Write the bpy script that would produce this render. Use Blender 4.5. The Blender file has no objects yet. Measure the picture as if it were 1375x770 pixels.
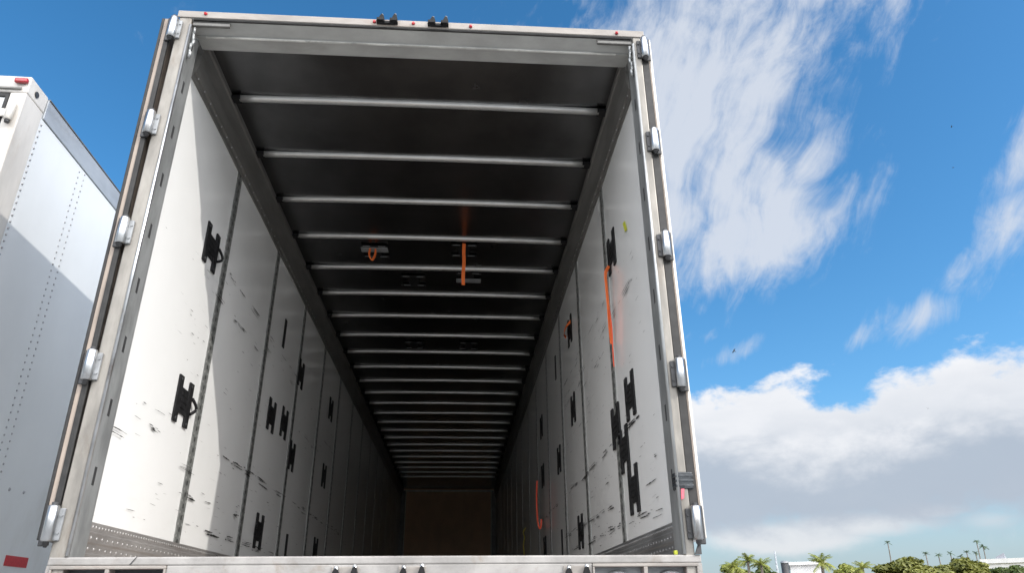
import bpy, bmesh, math, random
from mathutils import Vector, Matrix, noise as mnoise

random.seed(11)
R = math.radians
scene = bpy.context.scene
C = scene.collection

# ------------------------------------------------------------------ camera
CAM = Vector((0.295, -3.0816, 1.0301))
YAW, PITCH, ROLL, FPX = -0.0729, 0.426, -0.0093, 963.55
cy_, sy_ = math.cos(YAW), math.sin(YAW)
cp_, sp_ = math.cos(PITCH), math.sin(PITCH)
FW = Vector((-sy_ * cp_, cy_ * cp_, sp_))
r0 = Vector((cy_, sy_, 0))
u0 = r0.cross(FW)
RT = r0 * math.cos(ROLL) + u0 * math.sin(ROLL)
UP = u0 * math.cos(ROLL) - r0 * math.sin(ROLL)
cam_data = bpy.data.cameras.new('camera')
cam = bpy.data.objects.new('camera', cam_data)
C.objects.link(cam)
cam.matrix_world = Matrix(((RT.x, UP.x, -FW.x, CAM.x), (RT.y, UP.y, -FW.y, CAM.y),
                           (RT.z, UP.z, -FW.z, CAM.z), (0, 0, 0, 1)))
cam_data.sensor_width = 36
cam_data.lens = 36 * FPX / 1375
cam_data.clip_start = 0.05
cam_data.clip_end = 9000
scene.camera = cam


def ray(px, py):
    d = FW + RT * ((px - 687.5) / FPX) - UP * ((py - 385) / FPX)
    return d.normalized()


# ------------------------------------------------------------------ sun, sky, exposure
SD = Vector((-2.479, 1.74, -2.09)).normalized()      # direction the sunlight travels
sun_el = math.asin(-SD.z)
sun_rot = math.atan2(-SD.x, -SD.y)
sl = bpy.data.lights.new('sun', 'SUN')
sl.energy = 2.0
sl.angle = R(0.55)
sl.color = (1.0, 0.955, 0.89)
so = bpy.data.objects.new('sun', sl)
C.objects.link(so)
so.rotation_euler = SD.to_track_quat('-Z', 'Y').to_euler()
so.location = (12, -9, 14)

world = bpy.data.worlds.new('World')
scene.world = world
world.use_nodes = True
wt = world.node_tree
wt.nodes.clear()


class NT:
    """small node-building helper"""
    def __init__(s, tree): s.t = tree

    def n(s, typ, ins=None, **kw):
        nd = s.t.nodes.new(typ)
        for k, v in kw.items(): setattr(nd, k, v)
        if ins:
            for k, v in ins.items():
                sock = nd.inputs[k]
                if isinstance(v, bpy.types.NodeSocket):
                    s.t.links.new(v, sock)
                else:
                    sock.default_value = v
        return nd

    def m(s, op, a, b=0.0, c=None, clamp=False):
        ins = {0: a, 1: b}
        if c is not None: ins[2] = c
        return s.n('ShaderNodeMath', ins, operation=op, use_clamp=clamp).outputs[0]

    def dot(s, a, vec):
        return s.n('ShaderNodeVectorMath', {0: a, 1: vec}, operation='DOT_PRODUCT').outputs['Value']

    def ss(s, v, lo, hi, a=0.0, b=1.0):
        return s.n('ShaderNodeMapRange', {'Value': v, 'From Min': lo, 'From Max': hi, 'To Min': a, 'To Max': b},
                   interpolation_type='SMOOTHSTEP').outputs[0]

    def noise(s, vec, scale, detail=4, rough=.55, dist=0.0):
        return s.n('ShaderNodeTexNoise', {'Vector': vec, 'Scale': scale, 'Detail': detail, 'Roughness': rough,
                                          'Distortion': dist}).outputs['Fac']

    def comb(s, x, y, z):
        return s.n('ShaderNodeCombineXYZ', {0: x, 1: y, 2: z}).outputs[0]

    def mix(s, f, a, b, typ='MIX'):
        nd = s.t.nodes.new('ShaderNodeMix')
        nd.data_type = 'RGBA'; nd.blend_type = typ
        for k, v in ((0, f), (6, a), (7, b)):
            if isinstance(v, bpy.types.NodeSocket): s.t.links.new(v, nd.inputs[k])
            else: nd.inputs[k].default_value = v
        return nd.outputs[2]


W = NT(wt)
sky = W.n('ShaderNodeTexSky', sky_type='NISHITA', sun_disc=False, sun_elevation=sun_el, sun_rotation=sun_rot,
          air_density=1.0, dust_density=0.6, ozone_density=3.4, altitude=0)
D = W.n('ShaderNodeTexCoord').outputs['Generated']
skyc = W.n('ShaderNodeHueSaturation', {'Color': sky.outputs[0], 'Hue': 0.493, 'Saturation': 1.26, 'Value': 1.0}).outputs[0]


def tang(az, el, rot):
    a, e, r = R(az), R(el), R(rot)
    ea = Vector((math.cos(a), -math.sin(a), 0))
    ee = Vector((-math.sin(a) * math.sin(e), -math.cos(a) * math.sin(e), math.cos(e)))
    return ea * math.cos(r) + ee * math.sin(r), ee * math.cos(r) - ea * math.sin(r)


def blob(az, el, rot, rx, ry, w=1.0):
    """soft elliptical patch of sky around a compass bearing and height"""
    e1, e2 = tang(az, el, rot)
    c = Vector((math.sin(R(az)) * math.cos(R(el)), math.cos(R(az)) * math.cos(R(el)), math.sin(R(el))))
    u = W.m('DIVIDE', W.m('SUBTRACT', W.dot(D, e1), c.dot(e1)), math.sin(R(rx)))
    v = W.m('DIVIDE', W.m('SUBTRACT', W.dot(D, e2), c.dot(e2)), math.sin(R(ry)))
    r2 = W.m('ADD', W.m('MULTIPLY', u, u), W.m('MULTIPLY', v, v))
    return W.m('MULTIPLY', W.m('POWER', 2.718, W.m('MULTIPLY', r2, -1.0)), w)


def union(lst):
    o = lst[0]
    for x in lst[1:]: o = W.m('MAXIMUM', o, x)
    return o


elev = W.dot(D, (0, 0, 1))
# high cirrus: fibres combed up and to the right
f1, f2 = tang(28, 32, 62)
fib = W.comb(W.m('MULTIPLY', W.dot(D, f1), 3.4), W.m('MULTIPLY', W.dot(D, f2), 14.0), W.m('MULTIPLY', elev, 1.5))
warp = W.n('ShaderNodeTexNoise', {'Vector': D, 'Scale': 5.0, 'Detail': 3.0}).outputs['Color']
fibw = W.n('ShaderNodeVectorMath', {0: fib, 1: W.n('ShaderNodeVectorMath', {0: warp, 3: 1.25}, operation='SCALE').outputs[0]}, operation='ADD').outputs[0]
n_f = W.noise(fibw, 2.0, 9, .64, .2)
n_p = W.noise(D, 9.0, 9, .6, .5)
cir = union([blob(20, 37, 70, 10.5, 9.0, 1.15), blob(27.0, 38, 60, 10, 6.5, 1.0), blob(25.5, 26.8, 14, 7.5, 4.2, 1.15), blob(24.5, 31, 60, 7, 6, 1.0),
             blob(19.5, 29.5, 0, 5.0, 5.0, .9), blob(31.0, 31.0, 30, 4.5, 2.2, .8), blob(40.0, 40.5, 62, 6, 1.8, .62), blob(30, 44, 0, 14, 5, .9),
             blob(45.2, 27.8, 60, 3.2, 2.3, .95), blob(35.4, 18.9, 14, 3.6, 1.6, .85), blob(38.5, 21.0, 45, 2.4, 1.3, .75), blob(43.0, 23.4, 38, 7.0, 1.8, .82),
             blob(32.5, 18.2, 10, 3.2, 1.0, .6), blob(22.3, 18.2, 20, 3.0, .9, .62), blob(19.5, 19.5, 10, 1.8, .8, .5),
             blob(60, 30, 40, 14, 6, .7), blob(-60, 34, 30, 14, 5, .5), blob(150, 45, 0, 25, 12, .6),
             blob(-120, 40, 20, 24, 9, .6)])
cden = W.m('ADD', cir, W.m('ADD', W.m('MULTIPLY', W.m('SUBTRACT', n_f, .5), 1.55), W.m('MULTIPLY', W.m('SUBTRACT', n_p, .5), .95)))
calpha = W.m('MULTIPLY', W.ss(cden, .26, 1.12), .90)
# cumulus bank low over the horizon
eln = W.m('MULTIPLY', W.m('ARCSINE', elev), 57.296)
nb1 = W.noise(D, 5.5, 2, .5)
nb2 = W.noise(W.n('ShaderNodeVectorMath', {0: D, 1: (1.0, 1.0, 1.7)}, operation='MULTIPLY').outputs[0], 11.0, 8, .58, .15)
nb3 = W.noise(W.n('ShaderNodeVectorMath', {0: D, 1: (1.0, 1.0, 2.6)}, operation='MULTIPLY').outputs[0], 7.0, 6, .55, .2)
topd = W.m('SUBTRACT', W.m('ADD', W.m('ADD', 15.3, W.m('MULTIPLY', W.m('SUBTRACT', nb1, .5), 3.0)), W.m('MULTIPLY', W.m('SUBTRACT', nb2, .5), 10.0)), eln)
dip = W.m('MULTIPLY', blob(29.2, 14.6, 0, 2.4, 1.5, 1.0), 2.0)
topd = W.m('SUBTRACT', topd, dip)
bankt = W.ss(topd, -.25, 1.5)
botd = W.m('ADD', W.m('SUBTRACT', eln, 5.5), W.m('MULTIPLY', W.m('SUBTRACT', nb2, .5), 5.0))
bankb = W.ss(botd, -1.3, 1.0)
bank = W.m('MULTIPLY', bankt, bankb)
low = W.m('ADD', union([blob(23.5, 4.6, 0, 6.5, 1.3, 1.0), blob(28, 5.3, 0, 6.0, 1.0, .95), blob(33, 5.9, 0, 3.0, .6, .8), blob(36.5, 5.2, 0, 2.2, .8, .55), blob(-5, 5.0, 0, 20, 1.0, .9),
                        blob(52, 5, 0, 8, 1.0, .8)]), W.m('MULTIPLY', W.m('SUBTRACT', nb2, .5), 1.1))
lowa = W.m('MULTIPLY', W.ss(low, .2, .8), .85)
# cloud brightness: lit rims and tops, grey bellies
belly = W.m('ADD', eln, W.m('ADD', W.m('MULTIPLY', W.m('SUBTRACT', nb2, .5), 7.0), W.m('MULTIPLY', W.m('SUBTRACT', nb1, .5), 4.0)))
grey = W.m('MULTIPLY', W.ss(belly, 12.3, 8.6), .9)
puff = W.ss(W.m('ADD', W.m('MULTIPLY', nb2, .55), W.m('MULTIPLY', nb3, .45)), .40, .64)
rim = W.ss(topd, 3.2, .3)
bri = W.m('ADD', W.m('ADD', .58, W.m('MULTIPLY', puff, .26)), W.m('MULTIPLY', rim, .16))
bri = W.m('ADD', bri, W.m('MULTIPLY', blob(21.7, 9.6, 0, 3.0, 1.3, 1.0), .26))
bri = W.m('MULTIPLY', bri, W.m('SUBTRACT', 1.0, grey))
CL = 4.7
bankc = W.mix(bri, (2.15, 2.5, 3.0, 1), (CL * 1.02, CL * 1.02, CL * 1.04, 1))
# pale sea haze low down
eld = W.m('MULTIPLY', W.m('ARCSINE', elev), 57.296)
skyc = W.mix(W.ss(eld, 15.0, -1.0, 0.0, .92), skyc, (2.0, 2.5, 2.9, 1))
# unseen bright clouds behind the camera, added as fill light for the trailer
rear_fill = W.ss(W.m('ADD', W.dot(D, Vector((.25, -1, .42)).normalized()), W.m('MULTIPLY', W.m('SUBTRACT', n_p, .5), .9)), .25, .62)
rear_fill = W.m('MULTIPLY', rear_fill, W.ss(elev, .02, .12))
skyc = W.mix(W.m('MULTIPLY', rear_fill, .85), skyc, (24.0, 24.0, 24.4, 1))
col = W.mix(calpha, skyc, (CL * .74, CL * .79, CL * .88, 1))
col = W.mix(lowa, col, (CL * .86, CL * .87, CL * .90, 1))
col = W.mix(W.m('MULTIPLY', bank, .97), col, bankc)
bgn = W.n('ShaderNodeBackground', {'Color': col, 'Strength': 0.15})
won = W.n('ShaderNodeOutputWorld')
wt.links.new(bgn.outputs[0], won.inputs[0])

scene.view_settings.view_transform = 'Standard'
scene.view_settings.look = 'None'
scene.view_settings.exposure = 0.45
scene.view_settings.gamma = 1.0
scene.view_settings.use_curve_mapping = False
scene.render.engine = 'CYCLES'
scene.cycles.max_bounces = 12
scene.cycles.diffuse_bounces = 8
scene.cycles.glossy_bounces = 6


# ------------------------------------------------------------------ tagging helpers
def tag(o, label=None, cat=None, group=None, kind=None):
    if label: o['label'] = label
    if cat: o['category'] = cat
    if group: o['group'] = group
    if kind: o['kind'] = kind
    return o


def empty(name, loc=(0, 0, 0), rz=0.0):
    o = bpy.data.objects.new(name, None)
    o.location = loc
    o.rotation_euler.z = rz
    o.empty_display_size = .2
    C.objects.link(o)
    return o


class MB:
    """collects shapes into one bmesh and links them as one object"""
    def __init__(s): s.bm = bmesh.new()

    def box(s, x0, x1, y0, y1, z0, z1, bev=0.0, mi=0):
        b = bmesh.new()
        vs = [b.verts.new((x, y, z)) for x in (x0, x1) for y in (y0, y1) for z in (z0, z1)]
        for f in ((0, 1, 3, 2), (4, 6, 7, 5), (0, 4, 5, 1), (2, 3, 7, 6), (0, 2, 6, 4), (1, 5, 7, 3)):
            b.faces.new([vs[i] for i in f])
        if bev > 0:
            bmesh.ops.bevel(b, geom=b.edges[:], offset=bev, segments=2, profile=.5, affect='EDGES')
        s.add(b, mi)
        return s

    def add(s, b, mi=0, mat=None, smooth=None):
        mp = {}
        for v in b.verts:
            mp[v] = s.bm.verts.new(mat @ v.co if mat else v.co)
        for f in b.faces:
            try:
                nf = s.bm.faces.new([mp[v] for v in f.verts])
                nf.material_index = mi
                nf.smooth = f.smooth if smooth is None else smooth
            except ValueError:
                pass
        b.free()

    def cyl(s, p0, p1, r0, r1=None, seg=14, mi=0, caps=True, bev=0.0):
        p0, p1 = Vector(p0), Vector(p1)
        r1 = r0 if r1 is None else r1
        ax = (p1 - p0)
        q = ax.to_track_quat('Z', 'Y').to_matrix()
        rings = [(0, r0), (1, r1)]
        if bev:
            L = ax.length
            rings = [(0, r0 - bev), (bev / L, r0), (1 - bev / L, r1), (1, r1 - bev)]
        vr = []
        for t, r in rings:
            vr.append([s.bm.verts.new(p0 + ax * t + q @ Vector((r * math.cos(a), r * math.sin(a), 0)))
                       for a in [2 * math.pi * i / seg for i in range(seg)]])
        for k in range(len(vr) - 1):
            for i in range(seg):
                f = s.bm.faces.new((vr[k][i], vr[k][(i + 1) % seg], vr[k + 1][(i + 1) % seg], vr[k + 1][i]))
                f.smooth = not (bev and k != 1); f.material_index = mi
        if caps:
            f = s.bm.faces.new(list(reversed(vr[0]))); f.material_index = mi
            f = s.bm.faces.new(vr[-1]); f.material_index = mi
        return s

    def tube(s, pts, radii, seg=8, mi=0):
        prev = None
        n = len(pts)
        pts = [Vector(p) for p in pts]
        for i, p in enumerate(pts):
            d = (pts[min(i + 1, n - 1)] - pts[max(i - 1, 0)]).normalized()
            q = d.to_track_quat('Z', 'Y').to_matrix()
            r = radii[i] if isinstance(radii, (list, tuple)) else radii
            ring = [s.bm.verts.new(p + q @ Vector((r * math.cos(a), r * math.sin(a), 0))) for a in
                    [2 * math.pi * k / seg for k in range(seg)]]
            if prev:
                for k in range(seg):
                    f = s.bm.faces.new((prev[k], prev[(k + 1) % seg], ring[(k + 1) % seg], ring[k]))
                    f.smooth = True; f.material_index = mi
            else:
                f = s.bm.faces.new(list(reversed(ring))); f.material_index = mi
            prev = ring
        f = s.bm.faces.new(prev); f.material_index = mi
        return s

    def prism(s, prof, axis, a, b, mi=0, smooth=False):
        """extrude closed profile along an axis: 'x' takes (y,z), 'y' takes (x,z), 'z' takes (x,y)"""
        def P(q, t):
            return {'x': (t, q[0], q[1]), 'y': (q[0], t, q[1]), 'z': (q[0], q[1], t)}[axis]
        va = [s.bm.verts.new(P(q, a)) for q in prof]
        vb = [s.bm.verts.new(P(q, b)) for q in prof]
        n = len(prof)
        for i in range(n):
            f = s.bm.faces.new((va[i], va[(i + 1) % n], vb[(i + 1) % n], vb[i]))
            f.material_index = mi; f.smooth = smooth
        f = s.bm.faces.new(va); f.material_index = mi
        f = s.bm.faces.new(vb); f.material_index = mi
        return s

    def dome(s, c, nrm, r, h, seg=6, mi=0):
        c, nrm = Vector(c), Vector(nrm).normalized()
        q = nrm.to_track_quat('Z', 'Y').to_matrix()
        a = [s.bm.verts.new(c + q @ Vector((r * math.cos(t), r * math.sin(t), 0))) for t in [2 * math.pi * i / seg for i in range(seg)]]
        b = [s.bm.verts.new(c + q @ Vector((.6 * r * math.cos(t), .6 * r * math.sin(t), h))) for t in [2 * math.pi * i / seg for i in range(seg)]]
        for i in range(seg):
            f = s.bm.faces.new((a[i], a[(i + 1) % seg], b[(i + 1) % seg], b[i])); f.smooth = True; f.material_index = mi
        f = s.bm.faces.new(b); f.material_index = mi
        return s

    def quad(s, pts, mi=0):
        f = s.bm.faces.new([s.bm.verts.new(p) for p in pts]); f.material_index = mi
        return f

    def build(s, name, mats, parent=None, recalc=True):
        if recalc: bmesh.ops.recalc_face_normals(s.bm, faces=s.bm.faces[:])
        me = bpy.data.meshes.new(name)
        s.bm.to_mesh(me); s.bm.free()
        for m in (mats if isinstance(mats, (list, tuple)) else [mats]): me.materials.append(m)
        o = bpy.data.objects.new(name, me)
        C.objects.link(o)
        if parent: o.parent = parent
        return o


# ------------------------------------------------------------------ materials
def mat(name, base, rough=.5, metal=0.0, var=.12, vscale=6.0, stretch=(1, 1, 1), bump=0.0, bscale=40.0, rvar=.1,
        stain=None, stain_amt=.0, stain_scale=3.0, coat=0.0, spec=.5, fine=.0):
    m = bpy.data.materials.new(name)
    m.use_nodes = True
    t = m.node_tree
    t.nodes.clear()
    N = NT(t)
    co = N.n('ShaderNodeTexCoord').outputs['Object']
    cs = N.n('ShaderNodeVectorMath', {0: co, 1: stretch}, operation='MULTIPLY').outputs[0]
    nz = N.noise(cs, vscale, 6, .6)
    b = tuple(base)
    dark = tuple(c * (1 - var * 1.6) for c in b) + (1,)
    lite = tuple(min(1, c * (1 + var * .8)) for c in b) + (1,)
    colr = N.mix(N.ss(nz, .3, .7), dark, lite)
    if stain is not None:
        ns = N.noise(cs, stain_scale, 8, .68, .4)
        colr = N.mix(N.m('MULTIPLY', N.ss(ns, .52, .72), stain_amt), colr, tuple(stain) + (1,))
    if fine:
        nf = N.noise(co, 160, 3, .7)
        colr = N.mix(N.m('MULTIPLY', N.ss(nf, .55, .75), fine), colr, tuple(c * .35 for c in b) + (1,))
    rg = N.m('ADD', rough - rvar * .5, N.m('MULTIPLY', N.noise(cs, vscale * 2.3, 5, .6), rvar))
    bs = N.n('ShaderNodeBsdfPrincipled', {'Base Color': colr, 'Roughness': rg, 'Metallic': metal, 'Coat Weight': coat,
                                          'Specular IOR Level': spec})
    if bump:
        bn = N.n('ShaderNodeBump', {'Height': N.noise(cs, bscale, 5, .6), 'Strength': bump, 'Distance': .01})
        t.links.new(bn.outputs[0], bs.inputs['Normal'])
    out = N.n('ShaderNodeOutputMaterial')
    t.links.new(bs.outputs[0], out.inputs[0])
    return m


def wall_material():
    """white glossy liner, stained, with fine scuffs running along the trailer"""
    m = bpy.data.materials.new('white_liner')
    m.use_nodes = True
    t = m.node_tree; t.nodes.clear(); N = NT(t)
    co = N.n('ShaderNodeTexCoord').outputs['Object']
    sep = N.n('ShaderNodeSeparateXYZ', {0: co})
    z = sep.outputs[2]
    base = N.mix(N.ss(N.noise(co, 1.6, 5, .6), .3, .7), (.745, .745, .735, 1), (.775, .775, .765, 1))
    # long thin scuffs
    s1 = N.n('ShaderNodeVectorMath', {0: co, 1: (1, 1.6, 55)}, operation='MULTIPLY').outputs[0]
    n1 = N.noise(s1, 1.7, 5, .65, .2)
    area = N.ss(N.noise(co, 1.3, 3, .5), .44, .62)
    hgt = N.ss(z, 3.45, 2.7)
    k1 = N.m('MULTIPLY', N.m('MULTIPLY', N.ss(n1, .66, .72), area), N.m('MULTIPLY', hgt, .75))
    # small nicks
    s2 = N.n('ShaderNodeVectorMath', {0: co, 1: (1, 9, 40)}, operation='MULTIPLY').outputs[0]
    n2 = N.noise(s2, 2.4, 3, .6)
    k2 = N.m('MULTIPLY', N.m('MULTIPLY', N.ss(n2, .70, .75), N.ss(N.noise(co, 2.7, 3, .5), .48, .66)), .6)
    # grime toward the bottom, where the freight touches
    n3 = N.noise(N.n('ShaderNodeVectorMath', {0: co, 1: (1, 2.2, 9)}, operation='MULTIPLY').outputs[0], 3.0, 7, .7)
    k3 = N.m('MULTIPLY', N.ss(n3, .50, .74), N.ss(z, 1.9, 1.35, 0.0, .10))
    c = N.mix(k3, base, (.42, .38, .33, 1))
    c = N.mix(k1, c, (.05, .05, .05, 1))
    c = N.mix(k2, c, (.10, .095, .09, 1))
    rg = N.m('ADD', .15, N.m('MULTIPLY', N.noise(co, 3, 2, .5), .06))
    bs = N.n('ShaderNodeBsdfPrincipled', {'Base Color': c, 'Roughness': rg, 'Specular IOR Level': .5})
    bn = N.n('ShaderNodeBump', {'Height': N.noise(co, 5, 2, .5), 'Strength': .012, 'Distance': .01})
    t.links.new(bn.outputs[0], bs.inputs['Normal'])
    out = N.n('ShaderNodeOutputMaterial'); t.links.new(bs.outputs[0], out.inputs[0])
    return m


M = {}
M['liner'] = wall_material()
M['skin'] = mat('white_skin', (.67, .69, .70), .33, 0, .06, 1.2, (1, .6, .3), stain=(.48, .47, .44), stain_amt=.4, stain_scale=1.8)
M['paint'] = mat('white_frame_paint', (.56, .535, .50), .42, 0, .08, 7, (1, 1, .3), stain=(.34, .27, .2), stain_amt=.35, stain_scale=9, fine=.15)
M['cap'] = mat('worn_cap', (.295, .27, .245), .5, .15, .15, 9, (.3, 1, 1), stain=(.2, .15, .12), stain_amt=.5, stain_scale=9, fine=.2)
M['post'] = mat('galvanised_post', (.27, .252, .225), .48, .25, .2, 11, (1, 1, .3), stain=(.15, .115, .085), stain_amt=.6, stain_scale=7, bump=.05)
M['jamb'] = mat('galvanised_jamb', (.38, .39, .39), .40, .55, .16, 12, (1, 1, .3), stain=(.16, .16, .15), stain_amt=.4, stain_scale=9, bump=.06)
M['sill'] = mat('sill_paint', (.315, .30, .285), .5, .1, .16, 6, (1, 1, 1), stain=(.19, .145, .105), stain_amt=.65, stain_scale=5.5, bump=.08, fine=.25)
M['header'] = mat('header_metal', (.36, .36, .345), .5, .25, .10, 7, (.5, 1, 1), stain=(.24, .23, .21), stain_amt=.35, stain_scale=5)
M['rail'] = mat('dull_aluminium', (.18, .175, .165), .5, .45, .14, 8, (1, .25, 1), stain=(.1, .1, .095), stain_amt=.5, stain_scale=5)
M['siderail'] = mat('grey_side_rail', (.42, .44, .46), .45, .4, .10, 6, (1, .3, 1), stain=(.26, .25, .24), stain_amt=.35, stain_scale=5)
M['ceil'] = mat('roof_sheet', (.175, .175, .178), .25, 1.0, .16, 2.2, (1, .8, 1), bump=.02, bscale=3, rvar=.12, stain=(.16, .155, .15), stain_amt=.3, stain_scale=2.4)
M['bow'] = mat('bow_aluminium', (.60, .60, .585), .34, .6, .10, 8, (.3, 1, 1), stain=(.3, .29, .27), stain_amt=.3, stain_scale=7)
M['chrome'] = mat('bright_steel', (.50, .51, .52), .30, 1, .18, 14, (1, 1, .4), bump=.05, stain=(.16, .12, .09), stain_amt=.75, stain_scale=16)
M['black'] = mat('black_plate', (.012, .012, .013), .62, .0, .3, 25, bump=.08, spec=.25)
M['rubber'] = mat('seal_rubber', (.02, .019, .018), .6, 0, .3, 20)
M['doorwood'] = mat('door_edge', (.33, .27, .225), .6, 0, .18, 14, (1, 1, .15), stain=(.22, .17, .14), stain_amt=.5, stain_scale=8)
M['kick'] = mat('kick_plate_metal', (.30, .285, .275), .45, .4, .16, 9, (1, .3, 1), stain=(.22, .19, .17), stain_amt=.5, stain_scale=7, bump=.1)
M['kickr'] = mat('dark_kick_plate', (.19, .19, .19), .45, .4, .2, 9, (1, .3, 1), stain=(.06, .06, .06), stain_amt=.5, stain_scale=7, bump=.1)  # right-hand plate and rivets: darker tone of the kick metal
M['kickrr'] = mat('dark_kick_rivet', (.26, .26, .26), .4, .5, .2, 9)
M['kickdark'] = mat('kick_plate_rivet', (.42, .41, .40), .35, .7, .1, 9)
M['ply'] = mat('nose_plywood', (.70, .47, .30), .6, 0, .07, 3, (1, 1, .6), stain=(.5, .33, .2), stain_amt=.25)
M['floor'] = mat('oak_floor', (.44, .39, .345), .6, 0, .2, 4, (6, .35, 1), stain=(.22, .19, .16), stain_amt=.5)
M['trim'] = mat('pale_trim', (.62, .59, .54), .45, .2, .1, 8)
M['orange'] = mat('orange_webbing', (.95, .20, .04), .6, 0, .05, 60, bump=.1, bscale=300)
M['redstrap'] = mat('red_orange_webbing', (.93, .12, .05), .6, 0, .05, 60, bump=.1, bscale=300)
M['yellow'] = mat('yellow_webbing', (.62, .55, .09), .7, 0, .15, 60)
M['lime'] = mat('lime_sticker', (.55, .58, .05), .5, 0, .15, 60)
M['redlens'] = mat('red_lens', (.34, .006, .012), .14, 0, .15, 60, coat=.6)
M['redtape'] = mat('red_reflector', (.50, .02, .03), .3, 0, .12, 60)
M['pinktape'] = mat('pink_tag', (.75, .13, .17), .6, 0, .1, 60)
M['dark'] = mat('dark_recess', (.05, .055, .06), .5, .2, .3, 8)
M['grey'] = mat('grey_housing', (.30, .31, .32), .45, .3, .15, 14, stain=(.12, .12, .12), stain_amt=.5)
M['tape'] = mat('black_duct_tape', (.035, .04, .045), .24, 0, .3, 25, bump=.3, bscale=45)
M['steel'] = mat('dark_steel', (.06, .06, .062), .5, .4, .2, 14)
M['scuff'] = mat('scuff_black', (.028, .027, .026), .7, 0, .3, 30)
M['rivet'] = mat('dull_rivet', (.36, .36, .37), .45, .4, .1, 30)
M['tyre'] = mat('tyre_rubber', (.025, .025, .026), .75, 0, .2, 20)


def strip_material():
    """slotted logistics strip between liner panels"""
    m = bpy.data.materials.new('slotted_strip')
    m.use_nodes = True
    t = m.node_tree; t.nodes.clear(); N = NT(t)
    co = N.n('ShaderNodeTexCoord').outputs['Object']
    sp = N.n('ShaderNodeSeparateXYZ', {0: co})
    fz = N.m('FRACT', N.m('MULTIPLY', sp.outputs[2], 16.0))
    ay = N.m('ABSOLUTE', sp.outputs[1])
    s1 = N.m('MULTIPLY', N.ss(N.m('ABSOLUTE', N.m('SUBTRACT', fz, .35)), .22, .17), N.ss(ay, .012, .009))
    dots = N.m('MULTIPLY', N.ss(N.m('ABSOLUTE', N.m('SUBTRACT', fz, .8)), .12, .08), N.ss(N.m('ABSOLUTE', N.m('SUBTRACT', ay, .029)), .008, .004))
    nz = N.noise(co, 30, 5, .65)
    base = N.mix(N.ss(nz, .35, .65), (.14, .145, .14, 1), (.24, .245, .235, 1))
    c = N.mix(N.m('MULTIPLY', dots, .75), base, (.5, .5, .48, 1))
    c = N.mix(N.m('MULTIPLY', s1, .85), c, (.012, .012, .012, 1))
    bs = N.n('ShaderNodeBsdfPrincipled', {'Base Color': c, 'Roughness': .45, 'Metallic': .3})
    out = N.n('ShaderNodeOutputMaterial'); t.links.new(bs.outputs[0], out.inputs[0])
    return m


M['strip'] = strip_material()


def asphalt():
    m = bpy.data.materials.new('yard_asphalt')
    m.use_nodes = True
    t = m.node_tree; t.nodes.clear(); N = NT(t)
    co = N.n('ShaderNodeTexCoord').outputs['Object']
    c = N.mix(N.ss(N.noise(co, .35, 6, .6), .3, .7), (.28, .28, .275, 1), (.36, .36, .35, 1))
    c = N.mix(N.ss(N.noise(co, 90, 3, .6), .5, .75, 0, .6), c, (.2, .2, .19, 1))
    # beyond the yard: dry grass
    L = N.n('ShaderNodeVectorMath', {0: co}, operation='LENGTH').outputs['Value']
    c = N.mix(N.ss(L, 55, 75), c, (.12, .12, .055, 1))
    bs = N.n('ShaderNodeBsdfPrincipled', {'Base Color': c, 'Roughness': .85})
    bn = N.n('ShaderNodeBump', {'Height': N.noise(co, 120, 3, .6), 'Strength': .4, 'Distance': .01})
    t.links.new(bn.outputs[0], bs.inputs['Normal'])
    out = N.n('ShaderNodeOutputMaterial'); t.links.new(bs.outputs[0], out.inputs[0])
    return m


def leaf_mat(name, c0, c1, trans=.25):
    m = bpy.data.materials.new(name)
    m.use_nodes = True
    t = m.node_tree; t.nodes.clear(); N = NT(t)
    co = N.n('ShaderNodeTexCoord').outputs['Object']
    nz = N.noise(co, .9, 4, .6)
    nz2 = N.noise(co, 4.5, 2, .6)
    c = N.mix(N.ss(N.m('ADD', N.m('MULTIPLY', nz, .6), N.m('MULTIPLY', nz2, .4)), .36, .64), tuple(c0) + (1,), tuple(c1) + (1,))
    d = N.n('ShaderNodeBsdfPrincipled', {'Base Color': c, 'Roughness': .55})
    tr = N.n('ShaderNodeBsdfTranslucent', {'Color': c})
    mx = N.n('ShaderNodeMixShader', {0: trans, 1: d.outputs[0], 2: tr.outputs[0]})
    out = N.n('ShaderNodeOutputMaterial'); t.links.new(mx.outputs[0], out.inputs[0])
    return m


M['asphalt'] = asphalt()
M['leaf_canopy'] = leaf_mat('canopy_leaf', (.10, .115, .022), (.24, .24, .05))
M['leaf_dark'] = leaf_mat('dark_leaf', (.055, .085, .02), (.14, .18, .045))
M['leaf_palm'] = leaf_mat('palm_leaf', (.13, .17, .03), (.33, .34, .08))
M['leaf_far'] = leaf_mat('far_palm_leaf', (.05, .09, .035), (.11, .16, .06))
M['bark'] = mat('grey_bark', (.20, .17, .14), .85, 0, .2, 6, (1, 1, .3), bump=.3)
M['whitewall'] = mat('white_render', (.74, .72, .70), .7, 0, .06, 1.5, (1, 1, .3))
M['roofgrey'] = mat('grey_roofing', (.30, .31, .34), .6, .1, .1, 1.5)
M['birdmat'] = mat('dark_plumage', (.03, .028, .027), .7, 0, .2, 20)
M['lip'] = mat('scraped_lip', (.62, .61, .58), .5, .1, .2, 6, (1, 1, 1), stain=(.2, .2, .19), stain_amt=.95, stain_scale=5)
M['window'] = mat('window_glass', (.06, .08, .10), .1, 0, .2, 4)

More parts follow.
